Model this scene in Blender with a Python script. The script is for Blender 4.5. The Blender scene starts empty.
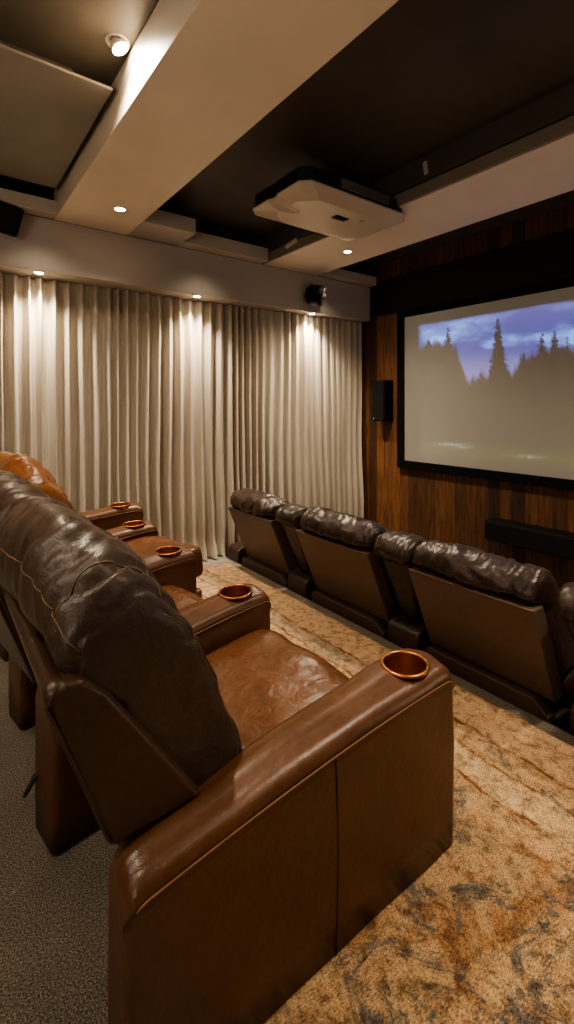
import bpy, bmesh, math, random
from mathutils import Vector, Matrix, noise
random.seed(7)
PI = math.pi
scene = bpy.context.scene
COL = scene.collection
R = math.radians

# ---------------------------------------------------------------- helpers
def link(o, parent=None):
    COL.objects.link(o)
    if parent is not None:
        o.parent = parent
    return o

def mesh_obj(name, verts, faces, mat, parent=None, smooth=True, loc=None):
    me = bpy.data.meshes.new(name)
    me.from_pydata([tuple(v) for v in verts], [], faces)
    bm = bmesh.new(); bm.from_mesh(me)
    bmesh.ops.remove_doubles(bm, verts=bm.verts, dist=1e-6)
    bmesh.ops.recalc_face_normals(bm, faces=bm.faces)
    bm.to_mesh(me); bm.free()
    if smooth:
        me.polygons.foreach_set('use_smooth', [True] * len(me.polygons))
    if mat: me.materials.append(mat)
    o = bpy.data.objects.new(name, me)
    if loc: o.location = loc
    return link(o, parent)

def bm_obj(name, bm, mat, parent=None, smooth=True, wn=False):
    me = bpy.data.meshes.new(name)
    bmesh.ops.recalc_face_normals(bm, faces=bm.faces)
    bm.to_mesh(me); bm.free()
    if smooth:
        me.polygons.foreach_set('use_smooth', [True] * len(me.polygons))
    if mat: me.materials.append(mat)
    o = bpy.data.objects.new(name, me)
    link(o, parent)
    if wn:
        m = o.modifiers.new('wn', 'WEIGHTED_NORMAL'); m.keep_sharp = False
    return o

def add_box(bm, a, b, bevel=0.0, seg=2, M=None):
    """axis box from corner a to corner b"""
    t = bmesh.new()
    r = bmesh.ops.create_cube(t, size=1.0)
    c = [(a[i] + b[i]) / 2 for i in range(3)]; s = [abs(b[i] - a[i]) for i in range(3)]
    for v in t.verts:
        v.co = Vector((v.co.x * s[0] + c[0], v.co.y * s[1] + c[1], v.co.z * s[2] + c[2]))
    if bevel > 0:
        bmesh.ops.bevel(t, geom=list(t.edges), offset=min(bevel, min(s) * .49), segments=seg, profile=.5, affect='EDGES')
    if M: bmesh.ops.transform(t, matrix=M, verts=t.verts)
    me = bpy.data.meshes.new('tmp'); t.to_mesh(me); t.free()
    bm.from_mesh(me); bpy.data.meshes.remove(me)

def box(name, a, b, mat, parent=None, bevel=0.0, seg=2, M=None):
    bm = bmesh.new(); add_box(bm, a, b, bevel, seg, M)
    return bm_obj(name, bm, mat, parent, smooth=bevel > 0, wn=bevel > 0)

def add_tube(bm, pts, r, n=8, closed=False):
    pts = [Vector(p) for p in pts]
    rings = []
    N = len(pts)
    up = None
    for i, p in enumerate(pts):
        if closed: d = pts[(i + 1) % N] - pts[i - 1]
        else: d = pts[min(i + 1, N - 1)] - pts[max(i - 1, 0)]
        if d.length < 1e-9: d = Vector((1, 0, 0))
        d.normalize()
        if up is None:
            up = Vector((0, 0, 1)) if abs(d.z) < .9 else Vector((0, 1, 0))
        x = d.cross(up)
        if x.length < 1e-6: x = d.cross(Vector((1, 0, 0)))
        x.normalize(); y = x.cross(d).normalized(); up = y
        rings.append([bm.verts.new(p + x * math.cos(2 * PI * k / n) * r + y * math.sin(2 * PI * k / n) * r) for k in range(n)])
    for i in range(N if closed else N - 1):
        a, b = rings[i], rings[(i + 1) % N]
        for k in range(n):
            bm.faces.new((a[k], a[(k + 1) % n], b[(k + 1) % n], b[k]))
    if not closed:
        bm.faces.new(rings[0][::-1]); bm.faces.new(rings[-1])

def tube(name, pts, r, mat, parent=None, n=8, closed=False):
    bm = bmesh.new(); add_tube(bm, pts, r, n, closed)
    return bm_obj(name, bm, mat, parent)

def add_lathe(bm, prof, c, n=32, axis=None):
    """prof: (r, h) list, revolve about z through c (or about axis)"""
    q = Vector((0, 0, 1)).rotation_difference(Vector(axis)) if axis is not None else None
    rings = []
    for r, h in prof:
        ring = []
        for k in range(n):
            v = Vector((r * math.cos(2 * PI * k / n), r * math.sin(2 * PI * k / n), h))
            if q: v = q @ v
            ring.append(bm.verts.new(v + Vector(c)))
        rings.append(ring)
    for a, b in zip(rings[:-1], rings[1:]):
        for k in range(n):
            bm.faces.new((a[k], a[(k + 1) % n], b[(k + 1) % n], b[k]))
    if prof[0][0] > 0: bm.faces.new(rings[0][::-1])
    if prof[-1][0] > 0: bm.faces.new(rings[-1])

def lathe(name, prof, c, mat, parent=None, n=32, axis=None):
    bm = bmesh.new(); add_lathe(bm, prof, c, n, axis)
    bmesh.ops.remove_doubles(bm, verts=bm.verts, dist=1e-5)
    return bm_obj(name, bm, mat, parent)

def catmull_closed(pts, n):
    out = []; N = len(pts)
    # arc length based sampling
    dense = []
    for i in range(N):
        p0, p1, p2, p3 = [Vector(pts[(i + j - 1) % N]) for j in range(4)]
        for k in range(12):
            t = k / 12
            dense.append(0.5 * ((2 * p1) + (p2 - p0) * t + (2 * p0 - 5 * p1 + 4 * p2 - p3) * t * t + (3 * p1 - p0 - 3 * p2 + p3) * t ** 3))
    L = [0]
    for a, b in zip(dense, dense[1:] + dense[:1]): L.append(L[-1] + (b - a).length)
    j = 0
    for k in range(n):
        s = L[-1] * k / n
        while L[j + 1] < s: j += 1
        f = (s - L[j]) / max(1e-9, L[j + 1] - L[j])
        out.append(dense[j].lerp(dense[(j + 1) % len(dense)], f))
    return out

def empty(name, loc, rz, label, cat, group=None):
    o = bpy.data.objects.new(name, None); o.empty_display_size = .1
    o.location = loc; o.rotation_euler = (0, 0, rz)
    o['label'] = label; o['category'] = cat
    if group: o['group'] = group
    return link(o)

def tag(o, label, cat, group=None):
    o['label'] = label; o['category'] = cat
    if group: o['group'] = group
    return o

def struct(o, label=None, cat=None):
    o['kind'] = 'structure'
    if label: o['label'] = label
    if cat: o['category'] = cat
    return o

# ---------------------------------------------------------------- materials
def new_mat(name):
    m = bpy.data.materials.new(name); m.use_nodes = True
    nt = m.node_tree; b = nt.nodes['Principled BSDF']
    return m, nt, b

def N(nt, t, **kw):
    n = nt.nodes.new(t)
    for k, v in kw.items():
        if k in n.inputs.keys(): n.inputs[k].default_value = v
        else: setattr(n, k, v)
    return n

def coords(nt, scale=(1, 1, 1), rot=(0, 0, 0)):
    tc = nt.nodes.new('ShaderNodeTexCoord'); mp = nt.nodes.new('ShaderNodeMapping')
    mp.inputs['Scale'].default_value = scale; mp.inputs['Rotation'].default_value = rot
    nt.links.new(tc.outputs['Object'], mp.inputs['Vector'])
    return mp.outputs['Vector']

def ramp(nt, fac, stops):
    r = nt.nodes.new('ShaderNodeValToRGB')
    els = r.color_ramp.elements
    while len(els) < len(stops): els.new(.5)
    for e, (p, c) in zip(els, stops):
        e.position = p; e.color = (*c, 1) if len(c) == 3 else c
    nt.links.new(fac, r.inputs['Fac'])
    return r.outputs['Color']

def mixc(nt, fac, a, b, mode='MIX'):
    m = nt.nodes.new('ShaderNodeMix'); m.data_type = 'RGBA'; m.blend_type = mode
    for sock, v in ((m.inputs[0], fac), (m.inputs[6], a), (m.inputs[7], b)):
        if hasattr(v, 'links'): nt.links.new(v, sock)
        elif isinstance(v, (int, float)): sock.default_value = v
        else: sock.default_value = (*v, 1)
    return m.outputs[2]

def noise_tex(nt, vec, scale, detail=4, rough=.55, dist=0):
    n = N(nt, 'ShaderNodeTexNoise'); n.inputs['Scale'].default_value = scale
    n.inputs['Detail'].default_value = detail; n.inputs['Roughness'].default_value = rough
    n.inputs['Distortion'].default_value = dist
    nt.links.new(vec, n.inputs['Vector'])
    return n.outputs['Fac']

def bump(nt, b, h, strength, dist=.01, prev=None):
    n = nt.nodes.new('ShaderNodeBump'); n.inputs['Strength'].default_value = strength; n.inputs['Distance'].default_value = dist
    nt.links.new(h, n.inputs['Height'])
    if prev: nt.links.new(prev, n.inputs['Normal'])
    nt.links.new(n.outputs['Normal'], b.inputs['Normal'])
    return n.outputs['Normal']

def leather(name, dark, light, rough=(.3, .5), grain=220, wr=.35):
    m, nt, b = new_mat(name)
    v = coords(nt)
    n1 = noise_tex(nt, v, 5, 5, .6, .6)
    c = ramp(nt, n1, [(.3, dark), (.72, light)])
    n2 = noise_tex(nt, v, 60, 3)
    c2 = mixc(nt, .25, c, ramp(nt, n2, [(.35, tuple(x * .5 for x in dark)), (.65, light)]))
    nt.links.new(c2, b.inputs['Base Color'])
    rr = nt.nodes.new('ShaderNodeMapRange'); rr.inputs[3].default_value = rough[0]; rr.inputs[4].default_value = rough[1]
    nt.links.new(n1, rr.inputs[0]); nt.links.new(rr.outputs[0], b.inputs['Roughness'])
    vo = N(nt, 'ShaderNodeTexVoronoi'); vo.inputs['Scale'].default_value = grain; nt.links.new(v, vo.inputs['Vector'])
    p = bump(nt, b, vo.outputs['Distance'], .12, .002)
    n3 = noise_tex(nt, v, 14, 4, .55, 1.2)
    bump(nt, b, n3, wr, .02, p)
    b.inputs['Specular IOR Level'].default_value = .5
    return m

def plain(name, col, rough=.6, metal=0, spec=.5, nscale=30, var=.15, bmp=0, bscale=80):
    m, nt, b = new_mat(name)
    v = coords(nt)
    n1 = noise_tex(nt, v, nscale, 4)
    c = ramp(nt, n1, [(.3, tuple(x * (1 - var) for x in col)), (.7, tuple(min(1, x * (1 + var)) for x in col))])
    nt.links.new(c, b.inputs['Base Color'])
    b.inputs['Roughness'].default_value = rough; b.inputs['Metallic'].default_value = metal
    b.inputs['Specular IOR Level'].default_value = spec
    if bmp: bump(nt, b, noise_tex(nt, v, bscale, 3), bmp, .005)
    return m

M = {}
M['leather_back'] = leather('leather dark pillow', (.030, .018, .012), (.064, .038, .025), (.33, .50), wr=.22)
M['leather_back_lit'] = leather('leather pillow curtain lit', (.15, .055, .018), (.30, .12, .04), (.26, .42))  # pillow leather with the curtain light's orange put into its colour
M['leather_frame'] = leather('leather frame', (.038, .018, .009), (.060, .029, .014), (.32, .46), wr=.10)
M['leather_arm'] = leather('leather arm', (.070, .028, .011), (.112, .046, .018), (.30, .42), wr=.10)
M['leather_seat'] = leather('leather seat', (.085, .034, .014), (.15, .060, .024), (.20, .32), wr=.25)
M['leather_front'] = leather('leather front pillow', (.026, .015, .012), (.056, .033, .025), (.27, .42), wr=.28)
M['leather_panel'] = leather('leather front panel', (.115, .076, .052), (.145, .096, .066), (.36, .48), wr=.06)
M['leather_skirt'] = leather('leather front skirt', (.055, .032, .021), (.072, .042, .027), (.42, .55), wr=.06)
M['piping'] = plain('piping thread', (.17, .080, .030), .5)
M['seam'] = plain('seam thread', (.045, .022, .012), .6)
M['stitch'] = plain('stitched seam', (.115, .066, .038), .5)
M['black_strap'] = plain('strap black', (.012, .012, .014), .6)
M['copper'] = plain('copper', (.44, .185, .065), .34, 1.0, nscale=8, var=.08)
M['black'] = plain('black matte', (.010, .010, .011), .55, spec=.12, var=.1)
M['black_fabric'] = plain('black fabric', (.010, .009, .009), .9, nscale=200, var=.3, bmp=.2, bscale=400)
M['frame_black'] = plain('screen frame velvet', (.006, .006, .006), .8, spec=.12)
M['grille'] = plain('speaker grille', (.013, .013, .014), .7, spec=.12, nscale=300, var=.4, bmp=.4, bscale=500)
M['ceiling'] = plain('ceiling dark paint', (.072, .060, .048), .55, nscale=3, var=.15, bmp=.03, bscale=14)
M['panel_grey'] = plain('ceiling panel paint', (.21, .185, .155), .55, nscale=3, var=.08, bmp=.03, bscale=10)
M['beam'] = plain('beam paint', (.72, .62, .50), .5, nscale=2, var=.05, bmp=.02, bscale=18)
M['pelmet'] = plain('pelmet paint', (.42, .375, .33), .6, nscale=2, var=.06, bmp=.03, bscale=15)
M['ledge'] = plain('ledge paint', (.50, .44, .37), .6, nscale=4, var=.06)
M['wall'] = plain('wall paint', (.16, .12, .09), .8, nscale=3, var=.08)
M['riser'] = plain('riser carpet', (.05, .040, .032), .95, nscale=200, var=.5)
M['proj_white'] = plain('projector white', (.52, .45, .37), .4, nscale=4, var=.04)
M['proj_black'] = plain('projector black', (.024, .022, .021), .35)
M['proj_slat'] = plain('projector slat', (.15, .135, .12), .35)
M['metal_ring'] = plain('light ring', (.75, .70, .62), .35, .6)
M['bracket'] = plain('bracket white', (.5, .45, .38), .5)

def emit(name, col, s):
    m, nt, b = new_mat(name)
    e = nt.nodes.new('ShaderNodeEmission'); e.inputs[0].default_value = (*col, 1); e.inputs[1].default_value = s
    nt.links.new(e.outputs[0], nt.nodes['Material Output'].inputs['Surface'])
    return m
M['lamp'] = emit('lamp lens', (1, .83, .58), 40)

# carpet
def carpet_mat():
    m, nt, b = new_mat('grey carpet')
    v = coords(nt)
    n1 = noise_tex(nt, v, 210, 5, .8)
    n2 = noise_tex(nt, v, 4, 3)
    c = ramp(nt, n1, [(.39, (.06, .05, .04)), (.5, (.31, .265, .21)), (.61, (.78, .68, .55))])
    c = mixc(nt, 1, c, ramp(nt, n2, [(.3, (.75, .75, .75)), (.7, (1, 1, 1))]), 'MULTIPLY')
    nt.links.new(c, b.inputs['Base Color']); b.inputs['Roughness'].default_value = .95
    b.inputs['Specular IOR Level'].default_value = .1
    bump(nt, b, n1, .9, .012)
    return m
M['carpet'] = carpet_mat()

def rug_mat():
    m, nt, b = new_mat('distressed rug')
    tc = nt.nodes.new('ShaderNodeTexCoord')
    v = tc.outputs['Object']
    sx = nt.nodes.new('ShaderNodeSeparateXYZ'); wv = N(nt, 'ShaderNodeTexNoise'); wv.inputs['Scale'].default_value = 7; wv.inputs['Detail'].default_value = 6; nt.links.new(v, wv.inputs['Vector'])
    ws = N(nt, 'ShaderNodeVectorMath', operation='SCALE'); ws.inputs['Scale'].default_value = .09; nt.links.new(wv.outputs['Color'], ws.inputs[0])
    wa = N(nt, 'ShaderNodeVectorMath', operation='ADD'); nt.links.new(v, wa.inputs[0]); nt.links.new(ws.outputs[0], wa.inputs[1])
    nt.links.new(wa.outputs[0], sx.inputs[0])
    # base gold / sand / rust
    n1 = noise_tex(nt, v, 5.0, 9, .74, .8)
    base = ramp(nt, n1, [(.32, (.13, .06, .03)), (.42, (.28, .16, .08)), (.52, (.40, .28, .165)), (.62, (.26, .16, .085))])
    # blotches of slate blue, stretched
    v2 = coords(nt, (1, 1, 1), (0, 0, .5))
    n2 = noise_tex(nt, v2, 4.6, 10, .82, .9)
    blue = mixc(nt, ramp(nt, n2, [(.515, (0, 0, 0)), (.575, (.9, .9, .9))]), base, (.070, .080, .085))
    n3 = noise_tex(nt, coords(nt, (1.3, 1, 1), (0, 0, -.3)), 5.2, 9, .78, .8)
    red = mixc(nt, ramp(nt, n3, [(.60, (0, 0, 0)), (.68, (.5, .5, .5))]), blue, (.30, .10, .055))
    # pale border band near the front edge (x 1.72 .. 2.17) with guard lines
    def band(lo, hi, soft=.012):
        a = N(nt, 'ShaderNodeMapRange'); a.interpolation_type = 'SMOOTHSTEP'
        a.inputs[1].default_value = lo - soft; a.inputs[2].default_value = lo + soft
        nt.links.new(sx.outputs['X'], a.inputs[0])
        c_ = N(nt, 'ShaderNodeMapRange'); c_.interpolation_type = 'SMOOTHSTEP'
        c_.inputs[1].default_value = hi - soft; c_.inputs[2].default_value = hi + soft
        c_.inputs[3].default_value = 1; c_.inputs[4].default_value = 0
        nt.links.new(sx.outputs['X'], c_.inputs[0])
        mu = N(nt, 'ShaderNodeMath', operation='MULTIPLY'); nt.links.new(a.outputs[0], mu.inputs[0]); nt.links.new(c_.outputs[0], mu.inputs[1])
        return mu.outputs[0]
    def scaled(f, n_, lo, hi):
        r = ramp(nt, n_, [(lo, (0, 0, 0)), (hi, (1, 1, 1))])
        mu = N(nt, 'ShaderNodeMath', operation='MULTIPLY'); nt.links.new(f, mu.inputs[0]); nt.links.new(r, mu.inputs[1])
        return mu.outputs[0]
    fy = N(nt, 'ShaderNodeMapRange'); fy.interpolation_type = 'SMOOTHSTEP'
    fy.inputs[1].default_value = .5; fy.inputs[2].default_value = 2.4; fy.inputs[4].default_value = .8
    nt.links.new(sx.outputs['Y'], fy.inputs[0])
    red = mixc(nt, fy.outputs[0], red, (.34, .265, .20))
    n5 = noise_tex(nt, v, 9, 6, .7)
    c = mixc(nt, scaled(band(1.975, 2.30, .03), n5, .2, .55), red, (.44, .30, .19))
    c = mixc(nt, scaled(band(1.705, 1.845, .03), n5, .3, .6), c, (.50, .38, .24))
    for a in (1.97, 1.845, 1.70):
        c = mixc(nt, scaled(band(a - .008, a + .008, .006), n5, .38, .55), c, (.17, .075, .035))
    # pile wear speckle
    n4 = noise_tex(nt, coords(nt, (1, 1.9, 1)), 120, 5, .8)
    c = mixc(nt, 1, c, ramp(nt, n4, [(.34, (.22, .19, .16)), (.47, (.85, .82, .78)), (.62, (1.5, 1.42, 1.28))]), 'MULTIPLY')
    n6 = noise_tex(nt, v, 24, 5, .7, .5)
    c = mixc(nt, .75, c, ramp(nt, n6, [(.36, (.32, .27, .23)), (.50, (1.0, .97, .93)), (.66, (1.35, 1.28, 1.15))]), 'MULTIPLY')
    nt.links.new(c, b.inputs['Base Color']); b.inputs['Roughness'].default_value = .95
    b.inputs['Specular IOR Level'].default_value = .1
    bump(nt, b, n4, .6, .006)
    return m
M['rug'] = rug_mat()

def wood_mat():
    m, nt, b = new_mat('reclaimed wood planks')
    tc = nt.nodes.new('ShaderNodeTexCoord'); sx = nt.nodes.new('ShaderNodeSeparateXYZ'); nt.links.new(tc.outputs['Object'], sx.inputs[0])
    dv = N(nt, 'ShaderNodeMath', operation='DIVIDE'); nt.links.new(sx.outputs['Y'], dv.inputs[0]); dv.inputs[1].default_value = .115
    fl = N(nt, 'ShaderNodeMath', operation='FLOOR'); nt.links.new(dv.outputs[0], fl.inputs[0])
    fr = N(nt, 'ShaderNodeMath', operation='FRACT'); nt.links.new(dv.outputs[0], fr.inputs[0])
    wn = N(nt, 'ShaderNodeTexWhiteNoise'); wn.noise_dimensions = '1D'; nt.links.new(fl.outputs[0], wn.inputs['W'])
    # grain coords offset per plank
    cx = nt.nodes.new('ShaderNodeCombineXYZ')
    mz = N(nt, 'ShaderNodeMath', operation='MULTIPLY'); nt.links.new(sx.outputs['Z'], mz.inputs[0]); mz.inputs[1].default_value = .09
    az = N(nt, 'ShaderNodeMath', operation='MULTIPLY_ADD'); nt.links.new(wn.outputs['Value'], az.inputs[0]); az.inputs[1].default_value = 37; nt.links.new(mz.outputs[0], az.inputs[2])
    nt.links.new(sx.outputs['Y'], cx.inputs['Y']); nt.links.new(az.outputs[0], cx.inputs['Z'])
    g = noise_tex(nt, cx.outputs[0], 38, 5, .65, .6)
    pl = ramp(nt, wn.outputs['Value'], [(.0, (.045, .021, .010)), (.35, (.11, .048, .020)), (.65, (.20, .088, .036)), (1, (.075, .034, .016))])
    c = mixc(nt, 1, pl, ramp(nt, g, [(.3, (.30, .25, .22)), (.52, (.95, .9, .85)), (.72, (1.5, 1.35, 1.2))]), 'MULTIPLY')
    gap = ramp(nt, fr.outputs[0], [(.0, (0, 0, 0)), (.03, (1, 1, 1)), (.97, (1, 1, 1)), (1, (0, 0, 0))])
    c = mixc(nt, 1, c, gap, 'MULTIPLY')
    nt.links.new(c, b.inputs['Base Color']); b.inputs['Roughness'].default_value = .6
    p = bump(nt, b, gap, .5, .01)
    bump(nt, b, g, .25, .004, p)
    return m
M['wood'] = wood_mat()

def curtain_mat():
    m, nt, b = new_mat('satin curtain cloth')
    v = coords(nt, (60, 60, 1.5))
    n1 = noise_tex(nt, v, 2, 4)
    c = ramp(nt, n1, [(.3, (.40, .345, .275)), (.7, (.52, .46, .375))])
    nt.links.new(c, b.inputs['Base Color'])
    b.inputs['Roughness'].default_value = .5
    b.inputs['Sheen Weight'].default_value = .25
    b.inputs['Specular IOR Level'].default_value = .4
    bump(nt, b, noise_tex(nt, coords(nt, (1, 1, .6)), 300, 2), .1, .002)
    return m
M['curtain'] = curtain_mat()

# ---------------------------------------------------------------- dimensions
H = 1.45                       # camera height over the upper floor
XW = 4.15                      # plank wall
SOF, CEIL = 2.82, 3.07
LOW = -.35
XR = 2.25                      # riser edge
PY = 3.85                      # pelmet front
PB = 2.43                      # pelmet underside
X0, Y0 = -1.9, -2.7
YB = 4.32

# ---------------------------------------------------------------- setting
struct(box('floor', (X0 - .1, Y0 - .1, LOW), (XR, YB, 0), M['carpet']))
struct(box('floor', (X0 - .1, Y0 - .1, LOW - .15), (XW + .15, YB + .15, LOW), M['carpet']))
struct(box('ceiling', (X0 - .1, Y0 - .1, CEIL), (XW + .15, YB + .15, CEIL + .12), M['ceiling']))
struct(box('wall_left', (X0 - .1, YB, LOW), (XW, YB + .15, CEIL), M['wall']))
struct(box('wall_front', (XW, Y0 - .1, LOW), (XW + .15, YB + .15, CEIL), M['wood']))
struct(box('wall_back', (X0 - .15, Y0 - .1, LOW), (X0, YB + .15, CEIL), M['wall']))
struct(box('wall_right', (X0, Y0 - .15, LOW), (XW, Y0, CEIL), M['wall']))
# pelmet over the curtain
struct(box('trim_1', (X0, PY, PB), (XW - .05, YB, SOF), M['pelmet'], bevel=.004))
# ceiling beams
struct(box('trim_2', (.73, Y0, SOF), (1.27, PY, CEIL), M['beam'], bevel=.004))
struct(box('trim_3', (2.60, Y0, SOF), (3.28, PY, CEIL), M['beam'], bevel=.004))
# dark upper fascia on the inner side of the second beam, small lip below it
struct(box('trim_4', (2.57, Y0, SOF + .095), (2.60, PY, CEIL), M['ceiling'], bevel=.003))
struct(box('trim_5', (2.578, Y0, SOF + .003), (2.60, PY, SOF + .085), M['panel_grey'], bevel=.004))
# lowered panel left of the first beam
struct(box('trim_6', (X0, 2.31, 2.95), (.695, 3.60, 2.965), M['panel_grey'], bevel=.004))
struct(box('trim_13', (X0, 2.45, 2.965), (.55, 3.45, CEIL), M['ceiling']))
# ledges in the ceiling recesses next to the pelmet
struct(box('trim_7', (1.70, PY - .13, SOF), (2.57, PY, SOF + .12), M['ledge'], bevel=.004))
struct(box('trim_8', (1.27, PY - .37, SOF + .002), (1.70, PY, SOF + .12), M['pelmet'], bevel=.004))
struct(box('trim_9', (3.28, PY - .10, SOF + .002), (XW - .05, PY, SOF + .10), M['ledge'], bevel=.004))
struct(box('trim_10', (X0, PY - .12, SOF + .002), (.73, PY, SOF + .10), M['ledge'], bevel=.004))
# black masking band above the screen
struct(box('trim_11', (XW - .05, Y0, 2.475), (XW, PY + .002, 2.865), M['black_fabric'], bevel=.004))
struct(box('trim_12', (XR, Y0, LOW), (XR + .012, YB - .05, -.002), M['riser']))

# rug
bm = bmesh.new()
add_box(bm, (.55, -2.4, .0005), (2.17, 3.78, .009), .003, 1)
tag(bm_obj('rug', bm, M['rug'], smooth=False), 'worn gold and rust area rug with slate blue patches on the carpet', 'rug')

# ---------------------------------------------------------------- curtain
def build_curtain():
    xs0, xs1 = X0 + .02, XW - .035
    # fold phase with uneven widths
    n = 1150
    xs = [xs0 + (xs1 - xs0) * i / n for i in range(n + 1)]
    ph = [0.0]; amp = []
    for i in range(n):
        x = xs[i]
        w = .094 * (1 + .75 * noise.noise(Vector((x * 4.3, 3.1, 0))) + .35 * noise.noise(Vector((x * 11, 9.1, 0))))
        ph.append(ph[-1] + 2 * PI * (xs[1] - xs[0]) / max(w, .035))
    rows = 46
    verts = []; faces = []
    for j in range(rows + 1):
        f = j / rows
        for i, x in enumerate(xs):
            zb = .012 if x < XR - .02 else LOW + .01
            zt = PB - .004
            z = zb + (zt - zb) * f ** .9
            d = 1 - (z - 0) / zt
            wander = .10 * d * noise.noise(Vector((x * 1.6, z * .55, 5.5)))
            p = ph[i] + wander * 14 + .5 * noise.noise(Vector((x * 3, z * 1.2, 2)))
            A = (.038 + .022 * d) * (1 + .8 * noise.noise(Vector((x * 2.3, z * .5, 7))))
            s = math.sin(p); s = math.copysign(abs(s) ** .8, s)
            y = A * (s * .85 + .28 * math.sin(2 * p + 1.1 + x)) + .022 * noise.noise(Vector((x * 1.9, z * .35, 1)))
            y += .012 * noise.noise(Vector((x * 9, z * 1.1, 8))) * (.4 + d)
            if j == 0 or j == 1:
                y -= .012
            pud = max(0, (0.22 - z) / .22) if x < XR else 0
            y -= .05 * pud ** 2 * (1 + .8 * noise.noise(Vector((x * 5, 0, 3))))
            bow = .03 * math.exp(-((z - .25) / .5) ** 2)
            xx = x + .02 * d * noise.noise(Vector((x * 4, z * .8, 11)))
            xx = min(max(xx, xs0), xs1)
            tp = min(1, max(0, (x - 1.6) / 2.4)); verts.append((xx, 4.085 - .085 * tp * tp * (3 - 2 * tp) + y * (1 - .25 * tp) - bow, z))
    W = n + 1
    for j in range(rows):
        for i in range(n):
            faces.append((j * W + i, j * W + i + 1, (j + 1) * W + i + 1, (j + 1) * W + i))
    o = mesh_obj('curtain', verts, faces, M['curtain'])
    tag(o, 'floor length cream satin curtain in deep folds under the pelmet', 'curtain')
build_curtain()

# ---------------------------------------------------------------- cushions
class Cushion:
    """closed profile in (x,z) swept along y with rounded ends and wrinkled skin"""
    def __init__(self, prof, yfun, n=72, m=56, p=5.0, amp=.008, freq=6.0, seed=0, lump=.012, stretch=(1, 1, 1), fold=0, post=None):
        self.fold = fold; self.post = post
        self.P = catmull_closed(prof, n); self.n = n; self.m = m
        cx = sum(q[0] for q in self.P) / n; cz = sum(q[1] for q in self.P) / n
        self.c = Vector((cx, cz)); self.yfun = yfun; self.p = p; self.amp = amp; self.fr = freq; self.sd = seed; self.lump = lump; self.st = stretch
        # outward normals of profile
        self.nr = []
        for i in range(n):
            d = self.P[(i + 1) % n] - self.P[i - 1]
            nn = Vector((d[1], -d[0])); nn.normalize()
            if nn.dot(self.P[i] - self.c) < 0: nn = -nn
            self.nr.append(nn)
    def sample(self, i, s):
        f = max(0.0, 1 - abs(s) ** self.p) ** (1 / self.p)
        i %= self.n
        q = self.c + (self.P[i] - self.c) * f
        y0, y1 = self.yfun(q[0])
        y = (y0 + y1) / 2 + (y1 - y0) / 2 * s
        nn = self.nr[i]
        v = Vector((q[0] * self.st[0], y * self.st[1], q[1] * self.st[2])) * self.fr + Vector((self.sd * 7.3, 0, 0))
        a = noise.fractal(v, 1.0, 2.0, 4)
        rid = 1 - abs(noise.noise(v * 1.3 + Vector((3, 1, 9)))) * 2
        l = noise.noise(Vector((q[0], y, q[1])) * 4.5 + Vector((0, self.sd * 3.1, 2)))
        d = (self.amp * (a * .7 + rid * .5) + self.lump * l) * min(1, f * 1.2)
        if self.fold:
            w1 = noise.noise(Vector((q[0] * 5, y * 3, q[1] * 5 + self.sd))) * 1.6
            f1 = 1 - abs(noise.noise(Vector((y * 17 + w1 + q[1] * 3, q[0] * 2.2, q[1] * 2.2 + self.sd * 3)))) * 2
            f2 = 1 - abs(noise.noise(Vector((y * 34 - w1 * 1.5, q[0] * 5, q[1] * 5)))) * 2
            d -= self.fold * (max(0, f1) ** 3 * 1.1 + max(0, f2) ** 3 * .4) * min(1, f * 1.2)
        out = Vector((q[0] + nn[0] * d, y, q[1] + nn[1] * d))
        return self.post(out, s) if self.post else out
    def build(self, name, mat, parent):
        verts = []; faces = []
        ss = []
        for j in range(self.m + 1):
            t = j / self.m * 2 - 1
            s = math.sin(t * PI / 2)
            ss.append(.55 * s + .45 * math.copysign(1 - (1 - abs(s)) ** 1.6, s) if abs(s) < 1 else s)
        ss[0] = -1; ss[-1] = 1
        for s in ss:
            for i in range(self.n): verts.append(self.sample(i, s))
        n = self.n
        for j in range(self.m):
            for i in range(n):
                faces.append((j * n + i, j * n + (i + 1) % n, (j + 1) * n + (i + 1) % n, (j + 1) * n + i))
        return mesh_obj(name, verts, faces, mat, parent)
    def nearest(self, x, z):
        return min(range(self.n), key=lambda i: (self.P[i] - Vector((x, z))).length)

def rot2(pts, piv, a):
    """rotate (x,z) points about pivot, positive = toward +x"""
    out = []
    for x, z in pts:
        dx, dz = x - piv[0], z - piv[1]
        out.append((piv[0] + dx * math.cos(a) + dz * math.sin(a), piv[1] - dx * math.sin(a) + dz * math.cos(a)))
    return out

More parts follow.
